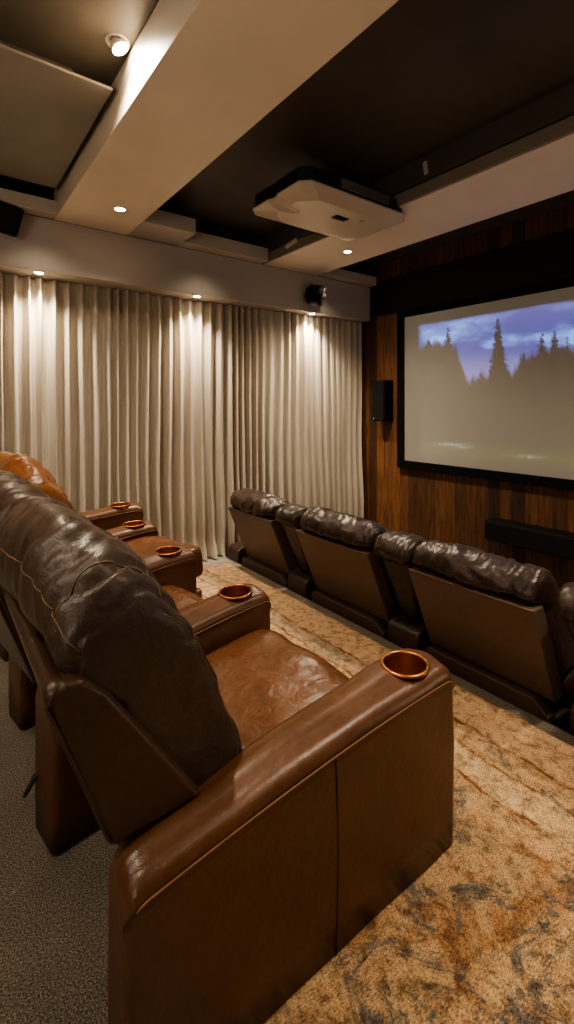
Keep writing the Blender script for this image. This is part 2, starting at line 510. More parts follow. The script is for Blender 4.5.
# ---------------------------------------------------------------- armrest with cup hole
def build_arm(parent, L, w=.185, w0=None, ztop=(.520, .612), cupx=None, mat=None, loc=(0, 0, 0), rz=0, z0=.012, seamx=.55, cup=True):
    mat = mat or M['leather_arm']
    nx = 46; r = .055
    def top(x):
        t = x / L
        h = ztop[0] + (ztop[1] - ztop[0]) * (1 - (1 - t) ** 1.9)
        if x > L - r: h -= r - math.sqrt(max(0, r * r - (x - (L - r)) ** 2))
        rb = .045
        if x < rb: h -= rb - math.sqrt(max(0, rb * rb - (rb - x) ** 2))
        return h
    xs = [0, .002, .006, .012, .02, .03, .045] + [.045 + (L - .10) * i / nx for i in range(1, nx)] + [L - .05, L - .038, L - .026, L - .016, L - .009, L - .004, L - .001, L]
    xs = sorted(set(round(x, 5) for x in xs))
    wid = lambda x: (w if w0 is None else w0 + (w - w0) * min(1, x / (L * .8)))
    def section(x):
        ht = top(x)
        e = min(x, L - x); rc = .022
        ins = 0 if e > rc else rc - math.sqrt(max(0, rc * rc - (rc - e) ** 2))
        y0, y1 = ins, wid(x) - ins
        rr = .042
        zs = [z0, z0 + .10, z0 + .22, z0 + .34, ht - .085]
        bow = lambda z: .006 * math.sin(PI * max(0, min(1, (z - z0) / (ht - .06 - z0))))
        pts = [(y0 - bow(z) + .003, z) for z in zs]
        pts += [(y0 + .0035, ht - .058), (y0 - .001, ht - .052)]
        for k in range(1, 7):
            a = PI - (PI / 2) * k / 6
            pts.append((y0 + rr + math.cos(a) * rr, ht - .052 + math.sin(a) * rr * .95))
        for k in range(1, 6):
            f = k / 6
            pts.append((y0 + rr + (y1 - y0 - 2 * rr) * f, ht - .012 + .012 * math.sin(PI * f)))
        right = [(y1 - (y - y0), z) for y, z in pts[:13]]
        return pts + right[::-1]
    verts = []; faces = []
    S = None
    for x in xs:
        s = section(x); S = len(s)
        for y, z in s:
            nz = noise.noise(Vector((x * 5, y * 5 + loc[1], z * 5))) * .004
            verts.append((x, y + nz, z + (nz if z > .3 else 0)))
    for j in range(len(xs) - 1):
        for i in range(S):
            faces.append((j * S + i, j * S + (i + 1) % S, (j + 1) * S + (i + 1) % S, (j + 1) * S + i))
    faces.append(tuple(range(S))[::-1]); faces.append(tuple((len(xs) - 1) * S + i for i in range(S)))
    arm = mesh_obj('armrest', verts, faces, mat, parent)
    arm.location = loc; arm.rotation_euler = (0, 0, rz)
    cupx = cupx if cupx else L - .165
    cy = w * .465
    zc = top(cupx)
    if cup:
        cut_bm = bmesh.new(); add_lathe(cut_bm, [(.071, zc - .145), (.071, zc + .1)], (cupx, cy, 0), 40)
        bmesh.ops.recalc_face_normals(cut_bm, faces=cut_bm.faces)
        cme = bpy.data.meshes.new('cut'); cut_bm.to_mesh(cme); cut_bm.free()
        cut = bpy.data.objects.new('cut', cme); COL.objects.link(cut)
        cut.parent = parent; cut.location = loc; cut.rotation_euler = (0, 0, rz)
        md = arm.modifiers.new('b', 'BOOLEAN'); md.object = cut; md.operation = 'DIFFERENCE'; md.solver = 'EXACT'
        bpy.context.view_layer.update()
        dg = bpy.context.evaluated_depsgraph_get()
        nm = bpy.data.meshes.new_from_object(arm.evaluated_get(dg))
        old = arm.data; arm.modifiers.clear(); arm.data = nm
        bpy.data.meshes.remove(old)
        bpy.data.objects.remove(cut); bpy.data.meshes.remove(cme)
        nm.polygons.foreach_set('use_smooth', [True] * len(nm.polygons))
        tl = (ztop[1] - ztop[0]) / L * .35
        ax = Vector((-tl, 0, 1)).normalized()
        prof = [(.064, -.138), (.0665, -.134), (.0665, .002), (.068, .007), (.072, .009), (.077, .007), (.079, .003), (.077, -.002), (.0715, -.004), (.0705, -.02), (.0705, -.140), (.0, -.140)]
        prof = [(.0, -.137)] + prof
        lathe('cup_holder', prof, (cupx, cy, zc - .005), M['copper'], arm, 44, ax)
    # piping around the top panel edge
    pts = []
    for x in xs:
        if x < .02: continue
        e = L - x; rc = .022
        ins = 0 if e > rc else rc - math.sqrt(max(0, rc * rc - (rc - e) ** 2))
        pts.append((x, ins - .002, top(x) - .054))
    for k in range(1, 8):
        y = .022 + (w - .044) * k / 8
        pts.append((L + .002, y, top(L) - .054))
    tube('piping', pts, .0026, M['piping'], arm, 6)
    tube('seam', [(seamx, .003 - .006 * math.sin(PI * k / 12) - .001, z0 + (top(seamx) - .07 - z0) * k / 12) for k in range(13)], .0024, M['seam'], arm, 6)
    return arm

# ---------------------------------------------------------------- back row recliner
BACK = [(.01, .84), (-.045, .905), (-.095, .985), (-.085, 1.085), (-.015, 1.15), (.085, 1.115), (.19, .99), (.30, .79), (.375, .60), (.385, .50), (.335, .445), (.24, .46), (.12, .57), (.03, .72)]
def build_back_recliner(name_i, loc, rz, L, label, ang, far, pmat, zscale=1.0, last=None, front=1.0, rail=True, w0=None, w=.185, backoff=0, yaw=0, lift=0, padoff=0, seatup=0, sfront=None):
    root = empty('theater_recliner', (loc[0], loc[1], 0), rz, label, 'recliner', 'brown leather recliners in the back row')
    build_arm(root, L, cupx=L - .148, w0=w0, w=w)
    if last:
        build_arm(root, last[3], loc=(last[0], last[1], 0), rz=last[2], cupx=last[3] - .165, w=.17, ztop=(.55, .665))
    f0, f1 = far            # inner face of the far arm: y = f0 + f1*x
    inner = lambda x: (w + .004, f0 + f1 * x - .018)
    piv = (.30, .47)
    # back shell
    sh = rot2([(-.095, .868), (-.075, .905), (-.03, .905), (.02, .86), (.13, .70), (.265, .50), (.255, .46), (.06, .46), (.035, .50)], piv, ang)
    yb = (.085, f0 + .055)
    # straight-edged prism with beveled rim
    bm = bmesh.new()
    ring = [bm.verts.new((x, yb[0], z)) for x, z in sh]; ring2 = [bm.verts.new((x, yb[1], z)) for x, z in sh]
    k = len(sh)
    bm.faces.new(ring); bm.faces.new(ring2[::-1])
    for i in range(k): bm.faces.new((ring[i], ring2[i], ring2[(i + 1) % k], ring[(i + 1) % k]))
    bmesh.ops.recalc_face_normals(bm, faces=bm.faces)
    cutz = .56
    bmesh.ops.bisect_plane(bm, geom=list(bm.verts) + list(bm.edges) + list(bm.faces), plane_co=(0, 0, cutz - .03), plane_no=(0.04, 0, -1), clear_outer=True)
    bmesh.ops.holes_fill(bm, edges=[e for e in bm.edges if e.is_boundary])
    bmesh.ops.bevel(bm, geom=[e for e in bm.edges if e.calc_face_angle(0) > .25], offset=.016, segments=4, profile=.5, affect='EDGES')
    shell = bm_obj('back_frame', bm, M['leather_frame'], root, wn=True)
    # rim cord along the near rear edge of the shell
    rim = [(x, yb[0] + .004, z) for x, z in (sh[8], sh[0], sh[1])]
    rim[0] = (rim[0][0] - .008, rim[0][1], cutz - .01)
    tube('piping', [(a[0] + (b[0] - a[0]) * t, a[1], a[2] + (b[2] - a[2]) * t) for a, b in zip(rim[:-1], rim[1:]) for t in (0, .25, .5, .75)] + [rim[-1]], .0045, M['seam'], shell, 6)
    # rolled padded rail on the rear top edge
    rl = rot2([(-.074, .884)], piv, ang)[0]
    tube('rolled_rail', [(rl[0], yb[0] + .001 + (yb[1] - yb[0] - .002) * t / 16, rl[1]) for t in range(17)], .024, M['leather_frame'], shell, 14)
    # pillow back
    pr = rot2(BACK, piv, ang)
    yf = lambda x: (.112, f0 + .05 + max(0, x) * f1 * .6)
    def droop(v, s):
        e = max(0.0, (abs(s) - .25) / .75) ** 1.7 if s < 0 else max(0.0, (s - .6) / .4) ** 2 * .5
        k = min(1, max(0, (v.z - .70) / .40))
        lim = f0 + f1 * max(0, v.x) - (.06 if yaw else .022)
        yy = v.y if v.y < lim else lim + (v.y - lim) * min(1, max(0, (v.z - .60) / .10))
        return Vector((v.x + .055 * e * k, yy, v.z + (.030 if s > -.25 else .030 * (1 - e)) * k - .105 * e * k))
    cu = Cushion(pr, yf, n=110, m=96, p=11, amp=.011, freq=7.5, seed=name_i, lump=.014, stretch=(.65, 1.5, .65), fold=.012, post=droop)
    pil = cu.build('back_cushion', pmat, root)
    # stitched seams on the pillow
    def seam(pts, r=.0020):
        tube('seam', [cu.sample(i, s) for i, s in pts], r, M['stitch'], pil, 6)
    rear = cu.nearest(*rot2([(-.088, 1.05)], piv, ang)[0]); t2 = cu.nearest(*rot2([(.085, 1.115)], piv, ang)[0]); low = cu.nearest(*rot2([(.385, .50)], piv, ang)[0])
    seam([(rear, -.97 + 1.94 * t / 60) for t in range(61)])
    st = 1 if low > t2 else -1
    span = range(t2, low + st, st)
    if abs(low - t2) > cu.n / 2: span = range(t2, low - cu.n * st, -st)
    seam([(i, -.983) for i in span]); seam([(i, .983) for i in span])
    seam([(i, -.80) for i in range(min(rear, t2), max(rear, t2) + 1)])
    mid = cu.nearest(*rot2([(.13, 1.07)], piv, ang)[0])
    seam([(mid, -.9 + 1.8 * t / 60) for t in range(61)])
    if backoff or yaw or padoff or lift:
        pv = Vector((.12, .13, 0))
        for o in (shell, pil):
            a = yaw if o is pil else 0
            o.rotation_euler = (0, 0, a)
            o.location = pv + Vector((backoff + (padoff if o is pil else 0), 0, lift if o is pil else 0)) - Matrix.Rotation(a, 3, 'Z') @ pv
    # lower base
    bm = bmesh.new()
    xb = .17
    add_box(bm, (xb, .19, .05), (.30, f0 - .02, .50), .02, 3)
    add_box(bm, (.30, .19, .05), (.78 * front, min(f0, f0 + f1 * .8) - .01, .27), .015, 2)
    for yy in (.22, f0 - .08):
        for xx in (.20, .70 * front):
            add_box(bm, (xx, yy, .0095), (xx + .05, yy + .05, .06), .006, 1)
    bm_obj('base', bm, M['leather_skirt'], root, wn=True)
    # seat cushion (profile in x,z)
    xf = .995 * (sfront or front)
    sp = [(.26, .33), (.27, .42), (.40, .458), (.62, .468), (.82, .470), (xf - .05, .455), (xf, .40), (xf + .004, .31), (xf - .03, .27), (.62, .265), (.35, .27)]
    sc = Cushion(sp, inner, n=72, m=44, p=9, amp=.006, freq=6.5, seed=name_i + 20, lump=.012, stretch=(1, .8, 1))
    seat = sc.build('seat_cushion', M['leather_seat'], root)
    if seatup: seat.location = (0, 0, seatup)
    i0 = sc.nearest(.30, .44); i1 = sc.nearest(xf, .36)
    # closed footrest
    bm = bmesh.new()
    y0, y1 = .195, min(f0 + f1 * .85, f0 + f1) - .028
    add_box(bm, (.83 * front, y0, .05), (xf - .012, y1, .262), .025, 3)
    bm_obj('footrest', bm, M['leather_seat'], root, wn=True)
    if rail:
        # short black strap loop hanging at the rear of the arm
        pts = [(.004 - .038 * math.sin(PI * t / 14), .150 + .028 * t / 14, .20 - .055 * math.sin(PI * t / 14) - .02 * t / 14) for t in range(15)]
        tube('pull_strap', pts, .006, M['black_strap'], root, 6)
    return root

build_back_recliner(1, (.300, .915), 0, 1.082, 'nearest brown leather recliner, its broad arm and copper cup holder in the foreground', 0, (.735, .15), M['leather_back'], front=.97, rail=False, w0=.135, w=.196, backoff=-.028, yaw=R(5), padoff=.004)
build_back_recliner(2, (.310, 1.65), R(8.5), .960, 'brown leather recliner second from the camera, mostly hidden behind the nearest recliner', R(0), (.720, .035), M['leather_back'], front=.93, rail=True, backoff=-.05, lift=.015)
build_back_recliner(3, (.320, 2.38), R(10.5), .955, 'upright recliner with back cushion coloured orange for the curtain light, third along the back row', R(15), (.685, .018), M['leather_back_lit'], front=.93, rail=False, padoff=-.06, lift=-.035, seatup=.075, sfront=1.165)
def rel(o1, r1, o2, r2):
    d = Matrix.Rotation(-r1, 2) @ Vector((o2[0] - o1[0], o2[1] - o1[1]))
    return (d[0], d[1], r2 - r1)
l4 = rel((.335, 3.08), R(12), (.35, 3.69), R(2.4))
build_back_recliner(4, (.335, 3.08), R(12), 1.0, 'farthest back row recliner beside the curtain, only its two arms showing', 0, (.62, -.13), M['leather_back'], front=.9, last=(l4[0], l4[1], l4[2], 1.02), rail=False)

# ---------------------------------------------------------------- front row recliners (origin on the lower floor, rear of the chair)
def quad_slab(name, P, thick, mat, parent, bevel=.012):
    """slab from 4 rear-face corners (x,y,z), thickness toward +x"""
    bm = bmesh.new()
    a = [bm.verts.new(p) for p in P]; b = [bm.verts.new((p[0] + thick, p[1], p[2])) for p in P]
    k = len(P)
    bm.faces.new(a); bm.faces.new(b[::-1])
    for i in range(k): bm.faces.new((a[i], b[i], b[(i + 1) % k], a[(i + 1) % k]))
    bmesh.ops.recalc_face_normals(bm, faces=bm.faces)
    bmesh.ops.bevel(bm, geom=list(bm.edges), offset=bevel, segments=3, profile=.5, affect='EDGES')
    return bm_obj(name, bm, mat, parent, wn=True)

GF = 'dark brown leather recliners in the front row'
def build_front_recliner(i, yc, hw, label):
    root = empty('theater_recliner', (2.27, yc, LOW), 0, label, 'recliner', GF)
    # local x = world x - 2.27 ; local z = world z + .35
    zt, zb = .895, .41
    xt, xb = -.155, .055
    quad_slab('back_panel', [(xt, -hw, zt), (xt, hw, zt), (xb, hw, zb), (xb, -hw, zb)], .10, M['leather_panel'], root, .010)
    tube('piping', [(xt - .001, -hw + .008 + (2 * hw - .016) * t / 10, zt - .003) for t in range(11)], .0045, M['leather_panel'], root, 6)
    # padded side wedge behind the panel
    cu = Cushion([(-.07, .86), (.06, .50), (.12, .46), (.36, .46), (.40, .52), (.30, .72), (.18, .93), (.05, 1.0), (-.04, .95)], lambda x: (-hw + .015, hw - .015), n=60, m=40, p=8, amp=.006, freq=7, seed=30 + i, lump=.01)
    cu.build('back_cushion', M['leather_front'], root)
    pl = Cushion([(-.135, .905), (-.165, .955), (-.125, 1.02), (-.03, 1.055), (.08, 1.02), (.13, .94), (.10, .86), (.0, .86)], lambda x: (-hw - .004, hw + .002), n=60, m=84, p=5, amp=.014, freq=8.5, seed=40 + i, lump=.018, stretch=(1.0, .9, 1.0), fold=.009)
    p = pl.build('headrest_cushion', M['leather_front'], root)
    ii = pl.nearest(-.16, .93)
    tube('seam', [pl.sample(ii, -.93 + 1.86 * t / 60) for t in range(61)], .0025, M['seam'], p, 6)
    # skirt with clipped corner
    zs = .42
    quad_slab('rear_skirt', [(-.005, -hw + .075, zs), (-.005, hw - .02, zs), (-.005, hw - .0, zs - .03), (-.005, hw, .03), (-.005, -hw - .0, .03), (-.005, -hw, zs - .06)], .05, M['leather_skirt'], root, .008)
    bm = bmesh.new()
    add_box(bm, (.045, -hw + .02, .04), (.80, hw - .02, .30), .015, 2)
    for yy in (-hw + .04, hw - .09):
        for xx in (.06, .70): add_box(bm, (xx, yy, 0), (xx + .05, yy + .05, .05), .006, 1)
    bm_obj('base', bm, M['leather_skirt'], root, wn=True)
    sc = Cushion([(.24, .32), (.26, .45), (.5, .475), (.80, .465), (.87, .40), (.86, .31), (.5, .30)], lambda x: (-hw + .01, hw - .01), n=56, m=36, p=9, amp=.006, freq=6.5, seed=50 + i, lump=.01)
    sc.build('seat_cushion', M['leather_front'], root)
    bm = bmesh.new(); add_box(bm, (.80, -hw + .02, .05), (.855, hw - .02, .30), .02, 3)
    bm_obj('footrest', bm, M['leather_front'], root, wn=True)
    return root

build_front_recliner(1, 3.375, .335, 'dark brown front row recliner nearest the curtain')
build_front_recliner(2, 2.37, .355, 'dark brown front row recliner in the middle of the row')
build_front_recliner(3, 1.365, .345, 'dark brown front row recliner at the right edge, beside the long black speaker')

def build_console(i, yc, label, wt=.30, pillow=True, wb=.235):
    root = empty('console_armrest', (2.25, yc, LOW), 0, label, 'armrest', 'front row armrests')
    # arm body: low at the rear, rising to the front
    h = wb / 2
    bm = bmesh.new()
    prof = [(0, .02), (0, .455), (.035, .485), (.20, .50), (.80, .60), (.88, .57), (.90, .50), (.90, .02)]
    a = [bm.verts.new((x, -h, z)) for x, z in prof]; b = [bm.verts.new((x, h, z)) for x, z in prof]
    k = len(prof)
    bm.faces.new(a); bm.faces.new(b[::-1])
    for q in range(k): bm.faces.new((a[q], b[q], b[(q + 1) % k], a[(q + 1) % k]))
    bmesh.ops.recalc_face_normals(bm, faces=bm.faces)
    bmesh.ops.bevel(bm, geom=list(bm.edges), offset=.016, segments=3, profile=.5, affect='EDGES')
    bm_obj('armrest', bm, M['leather_front'], root, wn=True)
    if pillow:
        def yf(x, wt=wt):
            return (-wt / 2, wt / 2)
        # wedge back, wide at the top and narrow below
        prof = [(-.085, .895), (-.10, .93), (-.02, .985), (.10, .97), (.17, .90), (.24, .70), (.28, .52), (.10, .50), (.055, .56), (-.01, .72)]
        cu = Cushion(prof, yf, n=64, m=40, p=5, amp=.006, freq=8, seed=60 + i, lump=.008)
        o = cu.build('console_back', M['leather_front'], root)
        for v in o.data.vertices:
            f = min(1, max(0, (v.co.z - .50) / .42)); v.co.y *= .42 + .50 * f
        top = Cushion([(-.115, .90), (-.135, .95), (-.10, 1.005), (0, 1.03), (.10, 1.0), (.14, .93), (.08, .88), (-.04, .87)], yf, n=56, m=40, p=4.2, amp=.010, freq=9, seed=70 + i, lump=.010, fold=.008)
        t = top.build('console_cushion', M['leather_front'], root)
        ii = top.nearest(-.125, .92)
        tube('seam', [top.sample(ii, -.9 + 1.8 * q / 30) for q in range(31)], .0025, M['seam'], t, 6)
    return root
build_console(1, 2.885, 'padded brown console armrest between the curtain side recliner and the middle recliner', .27)
build_console(2, 1.86, 'padded brown console armrest between the middle recliner and the right edge recliner', .28)
build_console(3, .815, 'brown console armrest cut off by the right edge of the photo', .28)
build_console(0, 3.84, 'plain low brown armrest in the corner by the curtain', .2, False, .19)

# ---------------------------------------------------------------- screen
SX = XW - .05
SY0, SY1, SZ0, SZ1 = .55, 3.455, .765, 2.46
IY0, IY1, IZ0, IZ1 = .64, 3.362, .85, 2.40
scr = empty('projection_screen', (XW, (SY0 + SY1) / 2, SZ0), 0, 'large projection screen in a wide black frame on the plank wall', 'screen')
def bar(bm, ya, yb, za, zb):
    add_box(bm, (SX - XW, ya - (SY0 + SY1) / 2, za - SZ0), (-.001, yb - (SY0 + SY1) / 2, zb - SZ0), .006, 2)
bm = bmesh.new()
bar(bm, SY0, SY1, SZ0, IZ0); bar(bm, SY0, SY1, IZ1, SZ1); bar(bm, SY0, IY0, IZ0, IZ1); bar(bm, IY1, SY1, IZ0, IZ1)
bm_obj('screen_frame', bm, M['frame_black'], scr, wn=True)

def screen_mat():
    m, nt, b = new_mat('projected picture')
    at = nt.nodes.new('ShaderNodeVertexColor'); at.layer_name = 'pic'
    b.inputs['Base Color'].default_value = (.19, .17, .148, 1)
    b.inputs['Roughness'].default_value = .75
    nt.links.new(at.outputs['Color'], b.inputs['Emission Color'])
    b.inputs['Emission Strength'].default_value = 1.1
    v = coords(nt); bump(nt, b, noise_tex(nt, v, 300, 2), .03, .001)
    return m
M['screen'] = screen_mat()
PYL, PZT = 3.19, 2.30
TREES = [  # tip y, tip z, slope (half width per height)
    (2.82, 2.225, .21), (2.30, 2.24, .165), (2.07, 1.92, .30), (1.915, 2.055, .16), (1.81, 2.075, .20), (1.715, 2.00, .17), (2.485, 1.75, .30),
    (3.05, 2.13, .55), (2.93, 2.10, .5), (3.16, 2.02, .5), (1.55, 2.03, .22), (1.38, 2.12, .19), (1.20, 1.95, .25), (1.03, 2.08, .2), (.85, 1.9, .3), (.70, 2.0, .25)]
def pic(y, z):
    base = Vector((.050, .041, .030))
    # falloff of the washed out picture
    col = base * (1.0 + .45 * math.exp(-((y - 3.1) / .5) ** 2))
    if y > PYL + .03 or z > PZT + .03:
        return col * .72
    cover = 0.0; ground = 1.9
    for ty, tz, sl in TREES:
        h = tz - z
        if h < -.02: continue
        wdt = sl * max(0, h) ** .95
        saw = (h * 19 + ty * 5) % 1.0
        br = .34 * wdt * (saw - .5) + .030 * noise.noise(Vector((y * 46, z * 60, ty))) + .012 * noise.noise(Vector((y * 110, z * 140, ty)))
        d = wdt + br + .003 - abs(y - ty)
        cover = max(cover, min(1, max(0, d / .022 + .5)) if h > 0 else 0)
    gy = [(0, 1.9), (1.6, 1.92), (1.95, 1.92), (2.05, 1.85), (2.13, 1.76), (2.3, 1.8), (2.45, 1.72), (2.58, 1.69), (2.66, 1.80), (2.72, 2.0), (2.9, 2.07), (3.4, 2.05)]
    for (ya, za), (yc, zc_) in zip(gy, gy[1:]):
        if ya <= y <= yc: ground = za + (zc_ - za) * (y - ya) / (yc - ya)
    ground += .06 * noise.noise(Vector((y * 14, 0, 0))) + .03 * noise.noise(Vector((y * 45, z * 5, 0)))
    cover = max(cover, min(1, max(0, (ground - z) / .09 + .5)))
    cl = noise.fractal(Vector((y * 1.7, z * 4.5, 4.2)), 1, 2, 5)
    g = min(1, max(0, (cl + .25) / .7))
    sky = Vector((.055, .060, .23)).lerp(Vector((.22, .38, .90)), g ** 1.8)
    up = min(1, max(0, (z - 2.08) / .2)); sky = sky.lerp(Vector((.10, .085, .25)), up * .55)
    low = min(1, max(0, (1.95 - z) / .25)); sky = sky.lerp(Vector((.21, .18, .36)), low * .7)
    edge = min(1, max(0, (PYL - y) / .06)) * min(1, max(0, (PZT - z) / .03))
    tree = col * (.62 + .16 * noise.noise(Vector((y * 9, z * 9, 1))) * .5)
    if z < 1.9: tree = tree.lerp(col * .95, min(1, (1.9 - z) / .7))
    c = sky.lerp(tree, cover)
    # pale streaks in the meadow
    for cy, cz, wy, a in ((2.80, 1.06, .16, .16), (2.68, 1.04, .10, .14), (2.02, 1.005, .10, .12), (1.3, .98, .2, .1)):
        n = noise.noise(Vector((y * 30, z * 60, 3)))
        c = c + Vector((.9, 1.0, .95)) * a * math.exp(-((y - cy) / wy) ** 2 - ((z - cz + .05 * (y - cy)) / .014) ** 2) * max(0, .55 + n)
    c = c + Vector((.012, .018, .0)) * math.exp(-((z - 1.0) / .07) ** 2)
    return (col * .72).lerp(c, edge) if edge < 1 else c
def build_screen():
    ny, nz = 420, 240
    cy = (SY0 + SY1) / 2
    verts = []; cols = []; faces = []
    for j in range(nz + 1):
        for i in range(ny + 1):
            y = IY0 - .01 + (IY1 - IY0 + .02) * i / ny; z = IZ0 - .01 + (IZ1 - IZ0 + .02) * j / nz
            verts.append((SX - XW + .018, y - cy, z - SZ0)); c = pic(y, z)
            cols.extend((c[0], c[1], c[2], 1))
    W = ny + 1
    for j in range(nz):
        for i in range(ny):
            faces.append((j * W + i, (j + 1) * W + i, (j + 1) * W + i + 1, j * W + i + 1))
    me = bpy.data.meshes.new('screen_surface'); me.from_pydata(verts, [], faces)
    ca = me.color_attributes.new('pic', 'FLOAT_COLOR', 'POINT'); ca.data.foreach_set('color', cols)
    me.materials.append(M['screen'])
    o = bpy.data.objects.new('screen_surface', me); link(o, scr)
    o['label'] = 'grey screen showing a faint dusk forest under blue cloud'
build_screen()

# ---------------------------------------------------------------- speakers on the plank wall
sp = empty('wall_speaker', (XW, 3.64, 1.27), 0, 'black rectangular wall speaker on the planks between curtain and screen', 'speaker')
bm = bmesh.new(); add_box(bm, (-.145, -.095, 0), (-.001, .095, .455), .006, 2)
bm_obj('cabinet', bm, M['black'], sp, wn=True)
bm = bmesh.new(); add_box(bm, (-.160, -.090, .006), (-.144, .090, .449), .006, 2)
bm_obj('grille', bm, M['grille'], sp, wn=True)
bm = bmesh.new(); add_box(bm, (-.162, .045, .022), (-.159, .062, .034), .001, 1)
bm_obj('badge', bm, M['bracket'], sp)

cs = empty('mounted_center_speaker', (XW, 1.78, .25), 0, 'long black center speaker mounted on the planks below the screen', 'speaker')
bm = bmesh.new(); add_box(bm, (-.185, -.56, 0), (-.001, .56, .172), .008, 2); bm_obj('cabinet', bm, M['black'], cs, wn=True)
bm = bmesh.new(); add_box(bm, (-.20, -.553, .008), (-.184, .553, .164), .006, 2); bm_obj('grille', bm, M['grille'], cs, wn=True)

# round surround speaker on the pelmet
def surround(loc, aim, label, s=1.0):
    t = empty('surround_speaker', loc, 0, label, 'speaker', 'surround speakers on the pelmet')
    aim = Vector(aim).normalized()
    c = Vector((0, -.10, 0)) * s
    bm = bmesh.new(); add_box(bm, (-.045 * s, -.055 * s, -.045 * s), (.045 * s, -.0005, .045 * s), .01, 2)
    bm_obj('wall_mount', bm, M['black'], t, wn=True)
    lathe('housing', [(0, -.11 * s), (.06 * s, -.105 * s), (.098 * s, -.07 * s), (.108 * s, 0), (.104 * s, .055 * s), (.092 * s, .075 * s), (0, .075 * s)], c, M['black'], t, 32, aim)
    lathe('cone', [(.088 * s, .076 * s), (.094 * s, .088 * s), (.086 * s, .092 * s), (.070 * s, .082 * s), (.034 * s, .074 * s), (.030 * s, .094 * s), (.018 * s, .104 * s), (0, .106 * s)], c, M['proj_slat'], t, 32, aim)
    return t
surround((3.19, PY, 2.585), (.62, -.75, -.22), 'small round black speaker with grey cone on the pelmet near the screen', 1.0)

bt = empty('box_speaker', (.40, PY - .002, 2.70), 0, 'small black tilted box speaker at the left edge, high on the pelmet', 'speaker')
Mt = Matrix.Translation((.0, -.12, .02)) @ Matrix.Rotation(R(28), 4, 'Z') @ Matrix.Rotation(R(24), 4, 'X')
bm = bmesh.new(); add_box(bm, (-.085, -.065, -.10), (.085, .065, .10), .02, 3, Mt); bm_obj('cabinet', bm, M['black'], bt, wn=True)
bm = bmesh.new(); add_box(bm, (-.075, -.070, -.09), (.075, -.062, .09), .004, 2, Mt); bm_obj('grille', bm, M['grille'], bt, wn=True)
bm = bmesh.new(); add_tube(bm, [(0, 0, .02), (0, -.05, .02), (0, -.10, .02)], .014, 10); bm_obj('wall_mount', bm, M['black'], bt)

# ---------------------------------------------------------------- ceiling projector
def build_projector():
    ox, oy = 1.745, 2.155
    LX, LY = .985, .62
    t = empty('projector', (ox, oy, CEIL), 0, 'white and black projector hanging under the dark ceiling', 'projector')
    dz = lambda z: z - CEIL
    def outline(ins, ch, notch):
        a, b = ins, ins
        x0, y0, x1, y1 = ins, ins, LX - ins, LY - ins
        return [(x0 + ch, y0), (x1 - ch * 1.6, y0), (x1, y0 + ch * 1.3), (x1, y1 - ch), (x1 - ch, y1), (x0 + ch, y1), (x0, y1 - ch),
                (x0, LY * .63), (x0 + notch, LY * .56), (x0 + notch * .95, LY * .50), (x0, LY * .44), (x0, y0 + ch)]
    def loft(levels):
        bm = bmesh.new(); rings = []
        for z, ins, ch, no in levels:
            rings.append([bm.verts.new((x, y, dz(z))) for x, y in outline(ins, ch, no)])
        k = len(rings[0])
        for a, b in zip(rings[:-1], rings[1:]):
            for i in range(k): bm.faces.new((a[i], a[(i + 1) % k], b[(i + 1) % k], b[i]))
        bm.faces.new(rings[0]); bm.faces.new(rings[-1][::-1])
        bmesh.ops.recalc_face_normals(bm, faces=bm.faces)
        bmesh.ops.bevel(bm, geom=[e for e in bm.edges if e.calc_face_angle(0) > .2], offset=.006, segments=2, profile=.5, affect='EDGES')
        return bm
    bm_obj('lower_shell', loft([(2.785, .0, .06, .02), (2.77, .0, .06, .03), (2.737, .085, .10, .12), (2.730, .10, .10, .12)]), M['proj_white'], t, wn=True)
    up = bm_obj('upper_body', loft([(2.90, .06, .05, .004), (2.875, .014, .06, .004), (2.788, .010, .06, .004)]), M['proj_black'], t, wn=True)
    # vent slats along the side facing the camera
    for k in range(4):
        z = 2.805 + k * .0165
        bm = bmesh.new(); add_box(bm, (.30, -.004, dz(z)), (.74, .02, dz(z + .006)), .001, 1)
        bm_obj('vent_slat', bm, M['proj_slat'], up)
    bm = bmesh.new(); add_box(bm, (.10, .002, dz(2.815)), (.22, .02, dz(2.855)), .004, 1); bm_obj('port_panel', bm, M['black'], up)
    for yy in (.10, .36):
        bm = bmesh.new(); add_box(bm, (.002, yy, dz(2.812)), (.02, yy + .14, dz(2.856)), .004, 1); bm_obj('vent_panel', bm, M['black'], up)
    bm = bmesh.new(); add_box(bm, (.44, .20, dz(2.7275)), (.56, .26, dz(2.731)), .001, 1); bm_obj('bottom_vent', bm, M['black'], t)
    lathe('foot', [(0, 0), (.02, 0), (.02, -.006), (0, -.006)], (.66, .18, dz(2.730)), M['proj_white'], t, 16)
    lathe('lens', [(0, .0), (.055, .0), (.06, .03), (.05, .04), (.0, .03)], (LX - .06, LY * .5, dz(2.85)), M['proj_slat'], t, 28, (1, 0, 0))
    bm = bmesh.new(); add_box(bm, (LX * .35, LY * .3, dz(2.87)), (LX * .65, LY * .7, dz(2.885)), .003, 1)
    add_tube(bm, [(LX * .5, LY * .5, dz(2.88)), (LX * .5, LY * .5, dz(3.06))], .025, 14)
    add_lathe(bm, [(.08, dz(3.055)), (.08, dz(3.0699))], (LX * .5, LY * .5, 0), 24)
    bm_obj('ceiling_mount', bm, M['proj_black'], t)
build_projector()

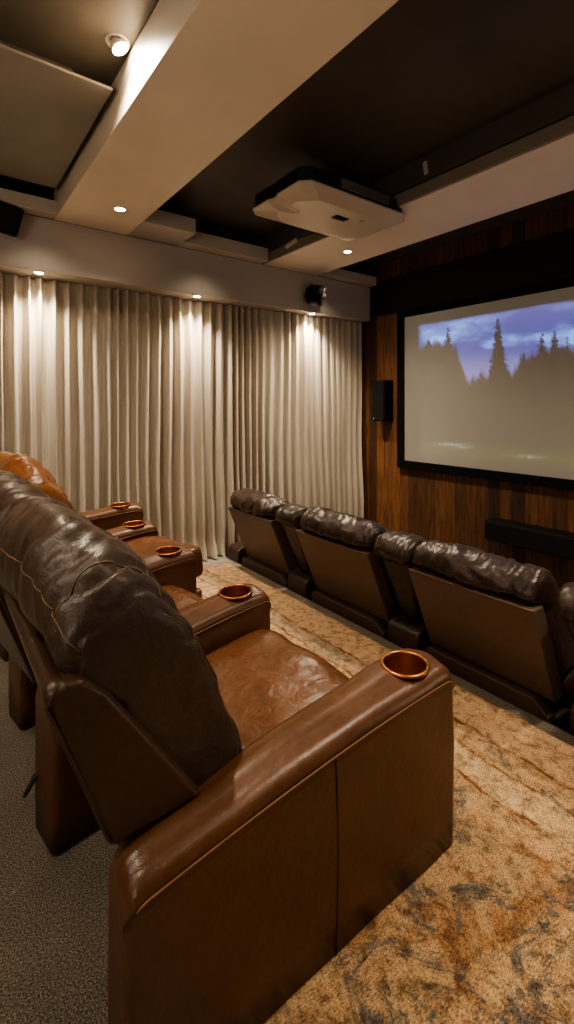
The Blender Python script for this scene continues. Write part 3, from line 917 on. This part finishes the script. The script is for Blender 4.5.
# small white brackets on the beam side
def clip(x, y, z, label, size=(.012, .03, .085)):
    bm = bmesh.new(); Mt = Matrix.Translation((x, y, z)) @ Matrix.Rotation(R(-8), 4, 'X')
    add_box(bm, (-size[0], -size[1] / 2, -size[2] / 2), (size[0] * .4, size[1] / 2, size[2] / 2), .003, 2, Mt)
    tag(bm_obj('wall_clip', bm, M['bracket'], wn=True), label, 'clip', 'small pale clips on the beam side')
clip(2.566, 1.92, 2.985, 'small pale clip on the dark beam side right of the projector')
clip(2.566, 3.35, 2.885, 'small pale clip on the beam side left of the projector, near the curtain', (.02, .16, .03))

# ---------------------------------------------------------------- recessed lights and added fill
GL = {'p': 'small downlights under the pelmet', 'c': 'recessed ceiling spotlights'}
def downlight(loc, label, g, r=.035, tilt=None):
    ax = Vector(tilt).normalized() if tilt else Vector((0, 0, -1))
    t = empty('recessed_downlight', loc, 0, label, 'light', GL[g])
    lathe('trim_ring', [(r, .001), (r * 1.05, .004), (r * 1.35, .004), (r * 1.45, .0005), (r * 1.4, -.0005), (r, -.0005)], (0, 0, 0), M['metal_ring'], t, 28, Vector((0, 0, -1)))
    off = ax * (.030 if tilt else 0)
    lathe('lamp_lens', [(0, .0005), (r * .98, .0005), (r * .98, .0025), (0, .0025)], off, M['lamp'], t, 28, ax)
    if tilt:
        lathe('swivel_housing', [(0, -.03), (r * .9, -.03), (r * 1.04, -.005), (r * 1.04, .003), (r * .99, .003), (r * .99, 0), (0, 0)], off, M['metal_ring'], t, 28, ax)
    return t

def spot(name, loc, aim, energy, size, blend=.6, radius=.03, col=(1, .83, .62)):
    l = bpy.data.lights.new(name, 'SPOT'); l.energy = energy; l.spot_size = R(size); l.spot_blend = blend
    l.shadow_soft_size = radius; l.color = col
    o = bpy.data.objects.new(name, l); o.location = loc
    d = Vector(aim) - Vector(loc)
    o.rotation_euler = d.to_track_quat('-Z', 'Y').to_euler()
    return link(o)

YL = 3.915
M['lamp_dim'] = emit('lamp lens dim', (1, .84, .6), 4)
PX = [(.64, 'pelmet downlight above the left part of the curtain'), (1.92, 'pelmet downlight above the middle of the curtain'), (3.27, 'pelmet downlight above the right part of the curtain, under the round speaker')]
for x, lb in PX:
    downlight((x, YL, PB), lb, 'p', .03)
for x in (-.66, .64, 1.92, 3.27):
    spot('pelmet_spot', (x, YL, PB - .012), (x, YL + .12, 0), 95, 110, 1, .03)
    spot('curtain_fill', (x, PY - .35, SOF - .04), (x, YL + .1, .9), 6, 100, 1, .05)  # unseen spot added to brighten the curtain
downlight((1.06, 3.36, SOF), 'added glowing disc imitating a soft reflection on the wide beam close to the curtain pelmet', 'c', .034)  # added glow standing in for a reflection on the beam soffit
spot('beam_spot', (1.06, 3.36, SOF - .015), (1.06, 3.36, 0), 20, 120, .9, .03)  # unseen spot added below the imitated reflection
downlight((2.98, 3.07, SOF), 'bright spotlight in the beam between projector and screen', 'c', .03)
spot('beam_spot', (2.98, 3.07, SOF - .015), (2.98, 3.05, 0), 120, 130, .9, .03)
downlight((.665, 2.15, CEIL), 'glaring tilted spotlight in the dark ceiling at the upper left', 'c', .038, (.45, -.25, -1))
spot('ceiling_spot', (.705, 2.125, CEIL - .05), (.95, 1.75, 2.4), 18, 120, .9, .03)
spot('ceiling_spot', (.62, 2.08, CEIL - .03), (.62, 2.0, 0), 110, 130, .9, .05)
# unseen spots added as fill around the camera; the first inferred from bright rug
for (x, y, z, e, s) in ((1.9, .2, CEIL, 170, 105), (2.94, .75, SOF, 80, 130), (1.0, -.9, SOF, 40, 130), (-.7, .9, CEIL, 85, 120), (-.9, 2.6, CEIL, 95, 130)):
    spot('fill_spot', (x, y, z - .015), (x, y, 0), e, s, .9, .08)
def lamp(loc, e, r, col=(1, .84, .66)):  # unseen point lights added as soft fill
    l = bpy.data.lights.new('fill_lamp', 'POINT'); l.energy = e; l.shadow_soft_size = r; l.color = col
    o = bpy.data.objects.new('fill_lamp', l); o.location = loc
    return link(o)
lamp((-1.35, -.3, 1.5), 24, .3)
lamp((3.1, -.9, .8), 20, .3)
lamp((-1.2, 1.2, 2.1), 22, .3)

w = bpy.data.worlds.new('World'); scene.world = w; w.use_nodes = True
w.node_tree.nodes['Background'].inputs[0].default_value = (.02, .016, .012, 1)
w.node_tree.nodes['Background'].inputs[1].default_value = 1

# ---------------------------------------------------------------- camera
cd = bpy.data.cameras.new('Camera'); cam = bpy.data.objects.new('Camera', cd); link(cam)
cd.sensor_fit = 'HORIZONTAL'; cd.sensor_width = 36; cd.lens = 475 / 574 * 36
cd.shift_y = -(512 - 405) / 574
cam.location = (0, 0, H); cam.rotation_euler = (R(90), 0, -math.atan2(.6, .8))
cd.clip_start = .02
scene.camera = cam
scene.view_settings.view_transform = 'AgX'
try: scene.view_settings.look = 'AgX - Medium High Contrast'
except Exception: pass
scene.view_settings.exposure = 0.6
scene.cycles.max_bounces = 8
scene.cycles.use_denoising = True
